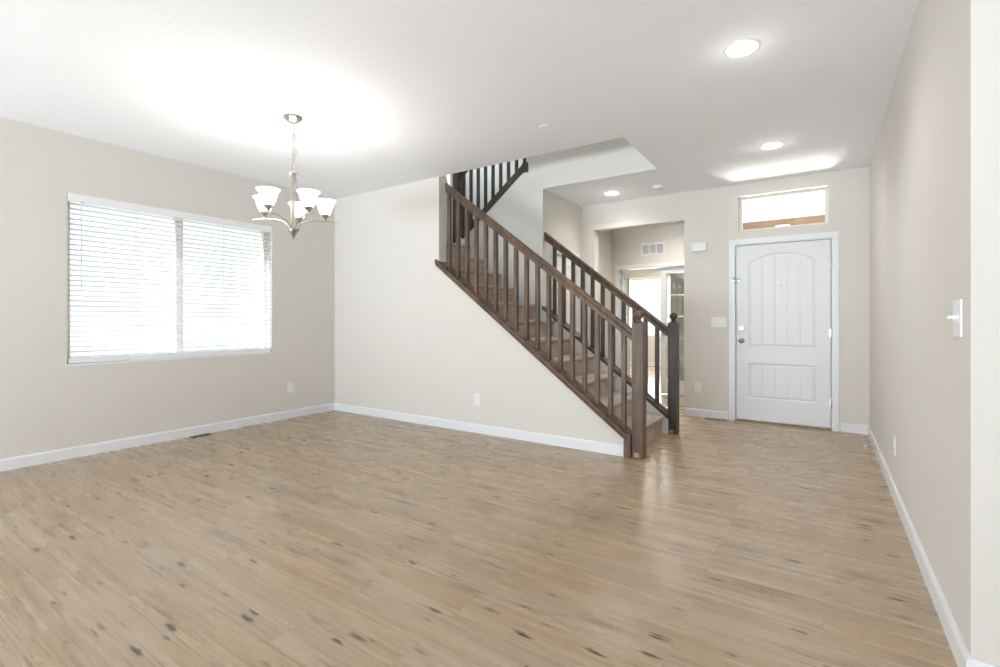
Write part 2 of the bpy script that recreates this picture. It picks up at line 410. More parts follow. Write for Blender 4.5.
# hall behind the entry and study
HX = -2.93
struct('wall_hall_left', MB().box((HX-WT, YD+WT+0.03, 0), (HX, YH, H)), WALL)
struct('wall_hall_right', MB().box((-1.2, YD+WT+0.03, 0), (-1.2+WT, YH, H)), WALL)
FX0, FX1, FZ = -2.80, -1.44, 2.005
b = MB(); b.box((HX-WT, YH, 0), (FX0, YH+WT, H)); b.box((FX1, YH, 0), (-1.2+WT, YH+WT, H)); b.box((FX0, YH, FZ), (FX1, YH+WT, H))
struct('wall_hall_back', b, WALL)
VX0, VX1, VZ0, VZ1 = -4.25, -2.98, 0.77, 2.235
b = MB(); y0, y1 = YO, YO+0.15
b.box((-5.4, y0, 0), (VX0, y1, H)); b.box((VX1, y0, 0), (-2.13, y1, H)); b.box((VX0, y0, 0), (VX1, y1, VZ0)); b.box((VX0, y0, VZ1), (VX1, y1, H))
struct('wall_study_back', b, WALL)
struct('wall_study_left', MB().box((-5.5, YH, 0), (-5.4, YO+0.15, H)), WALL)
struct('wall_study_front', MB().box((-5.4, YH, 0), (HX-WT, YH+WT, H)), WALL)
struct('wall_study_right', MB().prism([(-1.2, YH+WT), (-1.08, YH+WT), (-1.08, 8.92), (-2.13, 8.92), (-2.13, YO), (-2.25, YO), (-2.25, 8.8), (-1.2, 8.8)], 'Z', 0, H), WALL)

# ------------------------------------------------------------------ baseboards
BH, BT = 0.092, 0.014
def base(name, pts, side):
    """pts: wall line from p to q; side = unit normal into the room"""
    (xa, ya), (xb, yb) = pts; b = MB()
    if abs(xa-xb) > abs(ya-yb):   # runs along X
        y = ya; s_ = side
        prof = [(y, 0), (y+s_*BT, 0), (y+s_*BT, BH-0.012), (y+s_*(BT-0.005), BH), (y, BH)]
        b.prism(prof, 'X', min(xa, xb), max(xa, xb))
    else:
        x = xa; s_ = side
        prof = [(x, 0), (x+s_*BT, 0), (x+s_*BT, BH-0.012), (x+s_*(BT-0.005), BH), (x, BH)]
        b.prism(prof, 'Y', min(ya, yb), max(ya, yb))
    return struct(name, b, TRIM)
base('baseboard_left', ((XL, YR), (XL, YS)), 1)
base('baseboard_stair', ((XL+BT, YS), (-1.413, YS)), -1)
base('baseboard_entry_left', ((OX1, YD), (DX0-0.065, YD)), -1)
base('baseboard_entry_right', ((DX1+0.065, YD), (XR-BT, YD)), -1)
base('baseboard_entry_closet', ((XC, YD), (OX0, YD)), -1)
base('baseboard_right', ((XR, NY-BT), (XR, YD)), -1)
base('baseboard_near', ((XR, NY), (XE-BT, NY)), -1)
base('baseboard_east', ((XE, YR), (XE, NY-BT)), -1)
base('baseboard_rear', ((-0.1, YR), (XE-BT, YR)), 1)
base('baseboard_hall_left', ((HX, YD+0.15), (HX, YH)), 1)
base('baseboard_study', ((-5.4, YO), (-2.25, YO)), -1)
base('baseboard_closet', ((XC, YB+0.18), (XC, CD0-0.06)), 1)

# ------------------------------------------------------------------ casings (trim)
def casing(name, axis, plane, s_, u0, u1, z1, w=0.062, t=0.016, z0=0.0):
    b = MB()
    def bx(a0, a1, c0, c1):
        for k, (ww, tt) in enumerate(((0, t*0.75), (0.010, t))):
            aa0, aa1, cc0, cc1 = a0+ww*0.6, a1-ww*0.6, c0, c1
            if axis == 'Y': b.box((aa0, plane, cc0), (aa1, plane+s_*tt, cc1))
            else: b.box((plane, aa0, cc0), (plane+s_*tt, aa1, cc1))
    bx(u0-w, u0, z0, z1); bx(u1, u1+w, z0, z1)
    for k, (ww, tt) in enumerate(((0, t*0.75), (0.006, t))):
        if axis == 'Y': b.box((u0-w+ww, plane, z1+ww), (u1+w-ww, plane+s_*tt, z1+w-ww))
        else: b.box((plane, u0-w+ww, z1+ww), (plane+s_*tt, u1+w-ww, z1+w-ww))
    return struct(name, b, TRIM)
casing('trim_1', 'Y', YD, -1, DX0+0.008, DX1-0.008, DZ-0.006)
casing('trim_2', 'X', XC, 1, CD0+0.005, CD1-0.005, CDZ-0.005)
casing('trim_3', 'Y', YH, -1, FX0+0.006, FX1-0.006, FZ-0.005)
# jamb linings
b = MB(); b.box((DX0, YD+0.001, 0), (DX0+0.014, YD+0.149, DZ)); b.box((DX1-0.014, YD+0.001, 0), (DX1, YD+0.149, DZ)); b.box((DX0, YD+0.001, DZ-0.014), (DX1, YD+0.149, DZ))
b.box((DX0+0.014, YD+0.065, 0), (DX0+0.03, YD+0.149, DZ-0.014)); b.box((DX1-0.03, YD+0.065, 0), (DX1-0.014, YD+0.149, DZ-0.014)); b.box((DX0+0.03, YD+0.065, DZ-0.03), (DX1-0.03, YD+0.149, DZ-0.014))
struct('trim_4', b, TRIM)
b = MB(); b.box((FX0, YH+0.001, 0), (FX0+0.012, YH+0.119, FZ)); b.box((FX1-0.012, YH+0.001, 0), (FX1, YH+0.119, FZ)); b.box((FX0, YH+0.001, FZ-0.012), (FX1, YH+0.119, FZ))
struct('trim_5', b, TRIM)
b = MB(); b.box((XC-0.119, CD0, 0), (XC-0.001, CD0+0.012, CDZ)); b.box((XC-0.119, CD1-0.012, 0), (XC-0.001, CD1, CDZ)); b.box((XC-0.119, CD0, CDZ-0.012), (XC-0.001, CD1, CDZ))
struct('trim_6', b, TRIM)
struct('trim_7', MB().box((DX0+0.014, YD-0.02, 0), (DX1-0.014, YD+0.149, 0.016), bevel=0.004), THRES)   # threshold

# ------------------------------------------------------------------ moulded door leaf as a relief
def relief(mb, u0, u1, z0, z1, f, place, step=0.006):
    nu = int((u1-u0)/step); nz = int((z1-z0)/step)
    g = []
    for j in range(nz+1):
        z = z0+(z1-z0)*j/nz
        g.append([mb.bm.verts.new(place(u0+(u1-u0)*i/nu, f(u0+(u1-u0)*i/nu, z), z)) for i in range(nu+1)])
    for j in range(nz):
        for i in range(nu): mb.bm.faces.new((g[j][i], g[j][i+1], g[j+1][i+1], g[j+1][i]))
def mould(d):
    if d <= 0: return 0
    if d < 0.010: return -0.009*d/0.010
    if d < 0.018: return -0.009
    if d < 0.034: return -0.009+0.006*(d-0.018)/0.016
    return -0.003
def front_relief(x, z):
    cx = (-0.722-0.066)/2; hw = 0.328
    grooves = [-0.577, -0.452, -0.331, -0.212]
    # upper arched panel
    t = (x-cx)/hw
    top = 1.928-0.105*t*t
    best = 0
    for lo, hi in ((0.86, top), (0.27, 0.675)):
        d = min(hw-abs(x-cx), z-lo, (hi-z)*(0.93 if hi > 1 else 1))
        m_ = mould(d)
        if d > 0.03:
            for g in grooves:
                q = abs(x-g)
                if q < 0.010: m_ -= 0.0032*(1-q/0.010)
        best = min(best, m_)
    return best
def six_relief(y, z):
    best = 0
    yc = (CD0+CD1)/2
    for s_ in (-1, 1):
        for lo, hi in ((0.22, 0.86), (0.98, 1.56), (1.66, 1.87)):
            c = yc+s_*0.155
            best = min(best, mould(min(0.105-abs(y-c), z-lo, hi-z)))
    return best

lx0, lx1, lz0, lz1 = DX0+0.017, DX1-0.017, 0.02, DZ-0.017
YF = YD+0.018
dr = thing('door_1', 'white front door with arched plank panel', 'door', (-0.39, YF, 0.0), kind='structure')
b = MB(); b.box((lx0, YF+0.010, lz0), (lx1, YF+0.045, lz1))
b.box((lx0, YF, lz0), (lx0+0.004, YF+0.012, lz1)); b.box((lx1-0.004, YF, lz0), (lx1, YF+0.012, lz1))
relief(b, lx0, lx1, lz0, lz1, front_relief, lambda u, d, z: (u, YF-d, z))
sub(dr, b, 'door_leaf', DOORW)
RX = Matrix.Rotation(PI/2, 4, 'X')     # local +Z -> world -Y
def disc_y(mb, c, prof, n=24): mb.lathe(prof, c, n, RX)
b = MB(); disc_y(b, (-0.79, YF, 0.931), [(0.0, 0), (0.032, 0), (0.032, 0.006), (0.026, 0.010), (0.012, 0.012), (0.011, 0.028), (0.020, 0.036), (0.027, 0.048), (0.026, 0.060), (0.016, 0.068), (0.0, 0.070)])
sub(dr, b, 'door_knob', STEEL, smooth=True)
b = MB(); disc_y(b, (-0.79, YF, 1.076), [(0, 0), (0.033, 0), (0.033, 0.012), (0.028, 0.017), (0.0, 0.018)]); b.box((-0.795, YF-0.034, 1.062), (-0.785, YF-0.017, 1.090), bevel=0.003)
sub(dr, b, 'deadbolt', STEELW, smooth=True)
b = MB(); disc_y(b, (-0.391, YF+0.004, 1.557), [(0, 0), (0.009, 0), (0.009, 0.005), (0.006, 0.006), (0.0, 0.006)], 16)
sub(dr, b, 'peephole', STEEL, smooth=True)
b = MB(); b.tube([(-0.862, YD-0.02, 1.66), (-0.855, YD-0.035, 1.64), (-0.840, YD-0.04, 1.625), (-0.815, YF-0.008, 1.630)], 0.005); b.box((-0.885, YD-0.024, 1.605), (-0.868, YD-0.016, 1.665), bevel=0.002); b.box((-0.835, YF-0.012, 1.615), (-0.800, YF, 1.645), bevel=0.002)
sub(dr, b, 'door_guard', STEEL, smooth=True)
for z in (0.281, 1.031, 1.781):
    b = MB(); b.lathe([(0, -0.05), (0.007, -0.05), (0.007, 0.05), (0, 0.05)], (lx1+0.006, YD-0.003, z), 12); b.box((lx1-0.02, YF-0.0015, z-0.045), (lx1, YF+0.001, z+0.045))
    sub(dr, b, 'hinge', STEEL)
b = MB(); b.box((lx0-0.006, YD-0.017, 0.90), (lx0+0.002, YD-0.002, 0.96), bevel=0.002); sub(dr, b, 'strike_plate', STEEL)
b = MB(); b.box((lx0, YF-0.006, 0.02), (lx1, YF+0.001, 0.045), bevel=0.002); sub(dr, b, 'door_sweep', DOORW)

dc = thing('door_2', 'white panelled closet door under the stairs', 'door', (XC-0.03, 5.72, 0), kind='structure')
b = MB(); xx = XC-0.02; b.box((xx-0.035, CD0+0.014, 0.01), (xx-0.01, CD1-0.014, CDZ-0.014))
relief(b, CD0+0.014, CD1-0.014, 0.01, CDZ-0.014, six_relief, lambda u, d, z: (xx+d, u, z), 0.012)
sub(dc, b, 'door_leaf', DOORW)
b = MB(); b.lathe([(0, 0), (0.03, 0), (0.03, 0.006), (0.011, 0.01), (0.011, 0.028), (0.026, 0.045), (0.02, 0.062), (0, 0.066)], (xx, CD0+0.07, 0.95), 20, Matrix.Rotation(PI/2, 4, 'Y'))
sub(dc, b, 'door_knob', STEEL, smooth=True)

# french doors to the study: right leaf shut, left leaf swung open
def french(name, label, hx, hy, ang, flip):
    W_ = 0.68; t = 0.036
    r = thing(name, label, 'door', (hx, hy, 0), kind='structure')
    s_ = -1 if flip else 1
    def B(u0, u1, z0, z1, tt=t): return ((min(s_*u0, s_*u1), -tt/2, z0), (max(s_*u0, s_*u1), tt/2, z1))
    fr = MB()
    for q in ((0, 0.085, 0.012, FZ-0.015), (W_-0.085, W_, 0.012, FZ-0.015), (0.085, W_-0.085, 0.012, 0.22), (0.085, W_-0.085, FZ-0.115, FZ-0.015)): fr.box(*B(*q))
    zz = [0.22+(FZ-0.115-0.22)*k/5 for k in range(1, 5)]
    for z in zz: fr.box(*B(0.085, W_-0.085, z-0.009, z+0.009, 0.022))
    f = fr.build('door_frame', DOORW, r, origin=(0, 0, 0)); f.location = (0, 0, 0)
    g = MB().box(*B(0.084, W_-0.084, 0.218, FZ-0.113, 0.004)).build('glass_pane', GLASS, r, origin=(0, 0, 0)); g.location = (0, 0, 0)
    k = MB().lathe([(0, 0), (0.028, 0), (0.028, 0.006), (0.011, 0.01), (0.011, 0.028), (0.024, 0.045), (0.018, 0.058), (0, 0.062)], (s_*(W_-0.055), -t/2, 0.95), 18, RX).build('door_knob', STEEL, r, origin=(0, 0, 0), smooth=True); k.location = (0, 0, 0)
    r.rotation_euler = (0, 0, ang)
    return r
french('door_3', 'closed glazed leaf of the white study french doors', FX1-0.013, YH+0.075, 0, True)
french('door_4', 'open glazed leaf of the white study french doors', FX0+0.013, YH+0.14, math.radians(100), False)
b = MB()
for z in (0.25, 1.0, 1.80): b.box((FX0+0.011, YH+0.05, z-0.045), (FX0+0.014, YH+0.115, z+0.045))
struct('trim_8', b, STEEL)

# ------------------------------------------------------------------ windows
def window(name, axis, plane, u0, u1, z0, z1, mull=(), fw=0.045, depth=0.06, s_=1):
    """frame in the opening, plane = outer side coordinate of the frame, s_ = into the room"""
    c = ((plane, (u0+u1)/2, z0) if axis == 'X' else ((u0+u1)/2, plane, z0))
    r = bpy.data.objects.new(name, None); COL.objects.link(r); r.location = c; r['kind'] = 'structure'
    b = MB()
    def bx(mb, a0, a1, c0, c1, d0=0, d1=depth):
        if axis == 'X': mb.box((plane+s_*d0, a0, c0), (plane+s_*d1, a1, c1))
        else: mb.box((a0, plane+s_*d0, c0), (a1, plane+s_*d1, c1))
    bx(b, u0, u0+fw, z0, z1); bx(b, u1-fw, u1, z0, z1); bx(b, u0+fw, u1-fw, z0, z0+fw); bx(b, u0+fw, u1-fw, z1-fw, z1)
    for m_ in mull: bx(b, m_-fw*0.75, m_+fw*0.75, z0+fw, z1-fw)
    sub(r, b, 'window_frame', VINYL)
    g = MB(); bx(g, u0+fw*0.9, u1-fw*0.9, z0+fw*0.9, z1-fw*0.9, depth*0.45, depth*0.45+0.004)
    sub(r, g, 'pane', GLASS)
    return r
w1 = window('window_1', 'X', XL-0.158, WY0, WY1, WZ0, WZ1, (2.262,))
b = MB().box((XL-0.098, WY0, WZ0), (XL+0.004, WY1, WZ0+0.02), bevel=0.003); sub(w1, b, 'window_sill', TRIM)
w2 = window('window_2', 'Y', YD+0.148, TX0, TX1, TZ0, TZ1, (), 0.03, 0.05, -1)
window('window_3', 'Y', YO+0.14, VX0, VX1, VZ0, VZ1, (), 0.04, 0.05, -1)
window('window_4', 'X', XL-0.158, uy0, uy1, uz0, uz1, (), 0.045)
window('window_5_added', 'Y', YR-0.155, 1.6, 3.1, 0.8, 2.2, (2.35,), 0.045)  # unseen rear window, added to let fill light in
window('window_6_added', 'Y', YR-0.155, -4.8, -0.2, 0.0, 2.4, (-3.27, -1.73), 0.06)  # unseen wide glazing behind the camera, added as an inlet for fill light

# blind over the dining window
bl = thing('window_blind', 'white horizontal slat blind hanging in the wide dining room window', 'window blind', (XL-0.03, (WY0+WY1)/2, WZ0+0.02))
xs = XL-0.032
b = MB(); b.box((XL-0.012, WY0+0.004, WZ1-0.072), (XL+0.006, WY1-0.002, WZ1-0.001), bevel=0.004); b.box((xs-0.03, WY0+0.01, WZ1-0.045), (XL-0.012, WY1-0.01, WZ1-0.003))
sub(bl, b, 'valance', BLIND)
b = MB(); nsl = 31; ztop = WZ1-0.085; zbot = WZ0+0.075
for i in range(nsl):
    z = zbot+(ztop-zbot)*i/(nsl-1)
    a = math.radians(9+random.uniform(-2.5, 2.5)); hw = 0.0245; c_, s_ = math.cos(a)*hw, math.sin(a)*hw
    sag = random.uniform(-0.001, 0.001); th = 0.0028
    pr_ = [(xs-c_, z-s_), (xs, z+0.0022), (xs+c_, z+s_), (xs+c_, z+s_+th), (xs, z+0.0022+th), (xs-c_, z-s_+th)]
    b.prism([(p[0], p[1]+sag) for p in pr_], 'Y', WY0+0.006, WY1-0.006)
sub(bl, b, 'slats', BLIND)
b = MB().box((xs-0.026, WY0+0.008, WZ0+0.024), (xs+0.026, WY1-0.008, WZ0+0.066), bevel=0.004); sub(bl, b, 'bottom_rail', BLIND)
for y in (1.50, 1.86, 2.24, 2.62, 3.06):
    b = MB()
    for dx in (-0.026, 0.026): b.tube([(xs+dx, y, zbot-0.02), (xs+dx, y, WZ1-0.05)], 0.0010, 6)
    sub(bl, b, 'ladder_cord', CORD)
b = MB().tube([(XL+0.012, 1.455, 2.185), (XL+0.013, 1.455, 1.44)], 0.0045, 8); sub(bl, b, 'tilt_wand', CORD, smooth=True)
b = MB(); b.tube([(XL+0.01, 2.64, 2.17), (XL+0.01, 2.64, 1.535)], 0.0028, 6); b.lathe([(0.0, 0.02), (0.003, 0.018), (0.006, 0), (0, -0.003)], (XL+0.01, 2.64, 1.518), 10)
sub(bl, b, 'pull_cord', CORD)

# ------------------------------------------------------------------ staircase
RISE, RUN = 0.195, 0.25
st = thing('staircase', 'carpeted staircase rising left between dark wooden railings to a landing', 'staircase', (-1.40, 4.6, 0))
y0, y1 = YS+WT+0.002, YB+0.058
for k in range(1, 12):
    xn = -1.36-RUN*(k-1); z = RISE*k
    xb = xn-RUN if k < 11 else -5.285
    b = MB()
    zlow = max(0.0, z-RISE-0.16) if k > 1 else 0.0
    if k == 11:
        b.box((xb, y0, z-0.2), (xn-0.028, y1-0.06 if False else y1, z-0.04)); b.box((xb, y1, z-0.2), (-4.10, YD-0.002, z))
    # tread with bullnose, poly in XZ
    nose = []
    r = 0.021
    for q in range(7):
        a = -PI/2+PI*q/6; nose.append((xn-r+r*math.cos(a), z-r+r*math.sin(a)))
    poly = [(xn-0.030, zlow), (xn-0.030, z-2*r)] + nose + [(xb-0.032, z), (xb-0.032, zlow)]
    if k == 11: poly = [(xn-0.030, zlow), (xn-0.030, z-2*r)] + nose + [(-5.285, z), (-5.285, zlow)]
    b.prism(poly, 'Y', y0+0.016, y1-0.016)
    sub(st, b, 'landing' if k == 11 else 'step', CARPET, smooth=True)
for k in range(12, 17):      # upper flight back to the right
    xn = -4.10+RUN*(k-12); z = RISE*k
    b = MB().box((xn, YB+0.20, z-0.35), (xn+RUN if k < 16 else XC-WT-0.002, YD-0.002, z), bevel=0.0); sub(st, b, 'step', CARPET)
# skirt boards along both sides
b = MB(); b.prism([(-1.407, 0.001), (-1.407, CB(-1.407)), (-3.48, CB(-3.48)), (-3.48, CB(-3.48)-0.42), (-1.75, 0.001)], 'Y', YS+WT, YS+WT+0.015); sub(st, b, 'skirt_board', TRIM)
b = MB(); b.prism([(-1.326, 0.001), (-1.326, CB2(-1.326)), (-4.09, CB2(-4.09)), (-4.09, CB2(-4.09)-0.42), (-1.75, 0.001)], 'Y', YB+0.046, YB+0.059); sub(st, b, 'skirt_board', TRIM)

def rail_profile(yc, w=0.060, h=0.078):
    """handrail section, (y, dz) with dz from the top"""
    p = [(-0.5, -0.30), (-0.46, -0.10), (-0.30, 0.0), (0.30, 0.0), (0.46, -0.10), (0.5, -0.30), (0.40, -0.52), (0.34, -0.62), (0.34, -1.0), (-0.34, -1.0), (-0.34, -0.62), (-0.40, -0.52)]
    return [(yc+a*w, c*h*1.27) for a, c in p]
def newel(parent, x, y, z0, ztop, m, fin=True, w=0.097, patch=None):
    b = MB(); h = w/2
    b.box((x-h, y-h, z0), (x+h, y+h, ztop-0.012), bevel=0.005)
    b.lathe([(h*1.30, 0), (h*0.75, 0.012)], (x, y, ztop-0.013), 4, Matrix.Rotation(PI/4, 4, 'Z'))
    n = sub(parent, b, 'newel_post', m)
    if fin:
        f = MB()
        f.lathe([(0.0, 0), (0.026, 0), (0.028, 0.006), (0.019, 0.012), (0.016, 0.020), (0.020, 0.026), (0.024, 0.028)], (x, y, ztop-0.002), 24)
        prof = [(0.018, 0.0)] + [(0.039*math.sin(a), 0.037-0.037*math.cos(a)) for a in [PI*(0.2+0.75*q/9) for q in range(10)]] + [(0.006, 0.074), (0.0, 0.078)]
        f.lathe(prof, (x, y, ztop+0.020), 32, rib=(8, 0.05))
        sub(n, f, 'finial', m, smooth=True)
    if patch:
        p = MB().box(patch[0], patch[1], bevel=0.002); sub(n, p, 'bare_patch', BARE, label='bare pale wood patch at the foot')
    return n
def baluster(parent, x, y, zlo, zhi, m, w=0.039):
    h = w/2; b = MB()
    v = []
    for (dx, dy) in ((-h, -h), (h, -h), (h, h), (-h, h)): v.append((x+dx, y+dy, zlo(x+dx)-0.004))
    for (dx, dy) in ((-h, -h), (h, -h), (h, h), (-h, h)): v.append((x+dx, y+dy, zhi(x+dx)+0.004))
    vv, f = b._add(v, [(3,2,1,0),(4,5,6,7),(0,1,5,4),(1,2,6,5),(2,3,7,6),(3,0,4,7)])
    es = [e for e in {e for ff in f for e in ff.edges} if abs(e.verts[0].co.z-e.verts[1].co.z) > 0.3]
    bmesh.ops.bevel(b.bm, geom=es, offset=0.003, segments=1, affect='EDGES')
    sub(parent, b, 'baluster', m)

# front railing
YN = 4.085
RT = lambda x: 1.066+0.762*(-1.33-x)    # handrail top
fr = thing('stair_railing', 'near brown wooden stair railing with square balusters and ball topped newel', 'stair railing', (-1.305, YN, 0), 'railings of the lower flight')
newel(fr, -1.302, YN-0.01, 0.0, 1.155, WOOD, patch=((-1.330, YN-0.0595, 0.012), (-1.285, YN-0.055, 0.050)))
b = MB(); b.shear([(YN-0.075, -0.062), (YN-0.085, -0.020), (YN-0.085, 0), (YN+0.085, 0), (YN+0.085, -0.020), (YN+0.075, -0.062)], -3.53, -1.385, CT)
b.box((-1.413, YN-0.078, 0.0), (-1.354, YN+0.078, CB(-1.385)+0.02)); b.shear([(YN-0.085, -0.062), (YN-0.085, 0), (YN+0.085, 0), (YN+0.085, -0.062)], -1.386, -1.352, lambda x: CT(-1.386)-0.35*(x+1.386)*0)
b_cap = b
sub(fr, b_cap, 'base_rail', WOOD)
b = MB(); b.shear(rail_profile(YN), -3.43, -1.352, RT); sub(fr, b, 'handrail', WOOD)
for k in range(17):
    baluster(fr, -1.436-0.1222*k, YN, CT, lambda x: RT(x)-0.095, WOOD)

# back railing
YN2 = 5.155
RT2 = lambda x: 0.045-0.783*x
CT2 = lambda x: -0.852-0.783*x
br_ = thing('stair_railing', 'far dark stair railing between the steps and the entry hall', 'stair railing', (-1.288, YN2, 0), 'railings of the lower flight')
newel(br_, -1.288, YN2, 0.0, 1.150, WOOD_SHADED, patch=((-1.318, YN2-0.0500, 0.010), (-1.275, YN2-0.0455, 0.040)))
b = MB(); b.shear([(YB+0.035, -0.030), (YB+0.035, 0), (YN2+0.09, 0), (YN2+0.09, -0.030)], XC+0.001, -1.325, lambda x: CT2(x)+0.0)
sub(br_, b, 'base_rail', WOOD_SHADED)
b = MB(); b.shear(rail_profile(YN2), XC+0.003, -1.322, RT2); sub(br_, b, 'handrail', WOOD)
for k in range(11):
    baluster(br_, -1.455-0.1205*k, YN2, CT2, lambda x: RT2(x)-0.095, WOOD_SHADED)

# upper railing seen through the stairwell opening
YU = YB+0.12
ur = thing('stair_railing', 'nearly black balustrade of the upper flight above the landing', 'stair railing', (-4.13, YU, 2.145))
newel(ur, -4.14, YU, 2.150, 3.50, WOOD_SHADED, fin=True)
b = MB(); b.shear([(YU-0.065, -0.055), (YU-0.065, 0.055), (YU+0.065, 0.055), (YU+0.065, -0.055)], -4.10, -3.06, US)
b.box((-3.075, YU-0.065, US(-3.06)-0.062), (-2.99, YU+0.065-0.13+0.005, US(-3.06)+0.058))
sub(ur, b, 'base_rail', WOOD_SHADED)
b = MB(); b.shear(rail_profile(YU), -4.10, -3.03, lambda x: US(x)+0.95); sub(ur, b, 'handrail', WOOD_SHADED)
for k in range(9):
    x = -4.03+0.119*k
    if x < -3.06: baluster(ur, x, YU, lambda q: US(q)+0.05, lambda q: US(q)+0.86, WOOD_SHADED, 0.036)

# ------------------------------------------------------------------ chandelier
CX, CY = -3.414, 2.227
Rv = Vector((math.cos(YAW), math.sin(YAW), 0)); Fv = Vector((-math.sin(YAW), math.cos(YAW), 0))
ch = thing('chandelier', 'brushed nickel chandelier with five frosted bell shades on a chain', 'chandelier', (CX, CY, 1.79))
sub(ch, MB().lathe([(0.0, 0), (0.070, 0), (0.072, -0.006), (0.060, -0.022), (0.030, -0.042), (0.012, -0.050), (0.0, -0.052)], (CX, CY, H-0.001), 28), 'canopy', NICKEL, smooth=True)
b = MB()
zc = H-0.052; k = 0
while zc > 2.355:
    pts = []
    for q in range(14):
        a = 2*PI*q/14; u = 0.0085*math.cos(a); v = 0.019*math.sin(a)
        if k % 2 == 0: pts.append((CX+u*Rv.x, CY+u*Rv.y, zc-0.016+v))
        else: pts.append((CX+u*Fv.x, CY+u*Fv.y, zc-0.016+v))
    b.tube(pts, 0.0021, 6, closed=True); zc -= 0.030; k += 1
# wire woven through the chain and a slack bundle of spare links
pts = [(CX+0.010*math.sin(t*2.4)*Rv.x, CY+0.010*math.sin(t*2.4)*Rv.y, H-0.05-0.033*t) for t in range(12)]
b.tube(pts, 0.0022, 6)
for s_, off in ((1, 0.016), (1, 0.026)):
    zc = 2.60
    for j in range(8):
        pts = []
        o_ = off*math.sin(PI*(j+0.7)/8.2)*1.3
        for q in range(12):
            a = 2*PI*q/12; u = o_+0.007*math.cos(a); v = 0.017*math.sin(a)
            pts.append((CX+u*Rv.x+0.004*(j % 2), CY+u*Rv.y, zc+v))
        b.tube(pts, 0.0019, 6, closed=True); zc -= 0.027
sub(ch, b, 'chain', NICKEL, smooth=True)
b = MB()
b.lathe([(0.0, 2.352), (0.006, 2.350), (0.007, 2.335), (0.022, 2.325), (0.026, 2.315), (0.026, 2.300), (0.012, 2.290), (0.0105, 2.25), (0.0105, 1.88), (0.030, 1.872), (0.045, 1.868), (0.045, 1.862), (0.028, 1.838), (0.012, 1.815), (0.006, 1.80), (0.009, 1.793), (0.0, 1.785)], (CX+0.004*Rv.x, CY+0.004*Rv.y, 0), 28)
sub(ch, b, 'stem', NICKEL, smooth=True)
for k in range(5):
    a = math.radians(-113+72*k); d = Rv*math.cos(a)+Fv*math.sin(a)
    def Q(r, z): return (CX+0.004*Rv.x+d.x*r, CY+0.004*Rv.y+d.y*r, z)
    # scrolled strap hugging the stem, from the collar to the hub
    pts = [Q(0.032, 2.285), Q(0.036, 2.300), Q(0.028, 2.312), Q(0.019, 2.300), Q(0.017, 2.26), Q(0.022, 2.15), Q(0.020, 2.02), Q(0.016, 1.93), Q(0.022, 1.875)]
    sub(ch, MB().tube(pts, 0.0036, 8), 'strap', NICKEL, smooth=True)
    pts = [Q(0.026+0.175*math.sin(t), 1.872+0.088*(1-math.cos(t))*0+0.088*math.sin(t)**0.9) for t in [0.02+q*(PI/2-0.02)/9 for q in range(10)]]
    pts = [Q(0.030+0.17*(1-math.cos(t)), 1.872+0.086*math.sin(t)) for t in [q*(PI/2)/9 for q in range(10)]] + [Q(0.245, 1.9585), Q(0.29, 1.956), Q(0.33, 1.950)]
    arm = sub(ch, MB().tube(pts, [0.0045]*10+[0.004, 0.0035, 0.0025], 8), 'arm', NICKEL, smooth=True)
    hb = MB().lathe([(0.0, 1.955), (0.006, 1.957), (0.009, 1.968), (0.012, 1.978), (0.022, 1.990), (0.033, 2.000), (0.033, 2.006), (0.0, 2.006)], Q(0.235, 0), 24)
    sub(arm, hb, 'lamp_holder', NICKEL, smooth=True)
    prof = [(0.030, 2.004), (0.038, 2.012), (0.050, 2.040), (0.058, 2.070), (0.065, 2.095), (0.076, 2.113), (0.084, 2.122)]
    inner = [(r-0.004, z+0.001) for r, z in prof[::-1]]
    sh = MB(); sh.lathe(prof+inner+[(0.0, 2.006)], Q(0.235, 0), 32)
    sub(ch, sh, 'lamp_shade', SHADE, smooth=True)
    l = bpy.data.lights.new('chandelier_bulb', 'POINT'); l.energy = 4.6; l.color = (1, 0.96, 0.90); l.shadow_soft_size = 0.03
    lo = bpy.data.objects.new('chandelier_bulb', l); COL.objects.link(lo); lo.location = Q(0.235, 2.095)

# ------------------------------------------------------------------ recessed lights
def can(x, y, label):
    r = thing('recessed_light', label, 'ceiling light', (x, y, H), 'recessed ceiling lights')
    sub(r, MB().lathe([(0.081, -0.0005), (0.097, -0.0005), (0.097, -0.005), (0.084, -0.008), (0.081, -0.005), (0.081, -0.0005)], (x, y, H), 40), 'trim_ring', PLAST, smooth=True)
    sub(r, MB().lathe([(0.0, -0.001), (0.082, -0.001), (0.080, -0.007), (0.05, -0.010), (0.0, -0.011)], (x, y, H), 40), 'lens', CANLIT, smooth=True)
    l = bpy.data.lights.new('recessed_lamp', 'SPOT'); l.energy = 34; l.color = (1, 0.965, 0.91); l.spot_size = math.radians(150); l.spot_blend = 1.0; l.shadow_soft_size = 0.06
    lo = bpy.data.objects.new('recessed_lamp', l); COL.objects.link(lo); lo.location = (x, y, H-0.03)
    g = bpy.data.lights.new('recessed_lens_glow', 'POINT'); g.energy = 0.55; g.color = (1, 0.97, 0.92); g.shadow_soft_size = 0.05
    go = bpy.data.objects.new('recessed_lens_glow', g); COL.objects.link(go); go.location = (x, y, H-0.13)
can(-0.391, 3.102, 'round recessed ceiling light nearest the camera, above the open floor')
can(-0.384, 4.972, 'round recessed ceiling light between the near one and the front door')
can(-2.176, 5.754, 'round recessed ceiling light in front of the hall opening, beside the smoke detector')

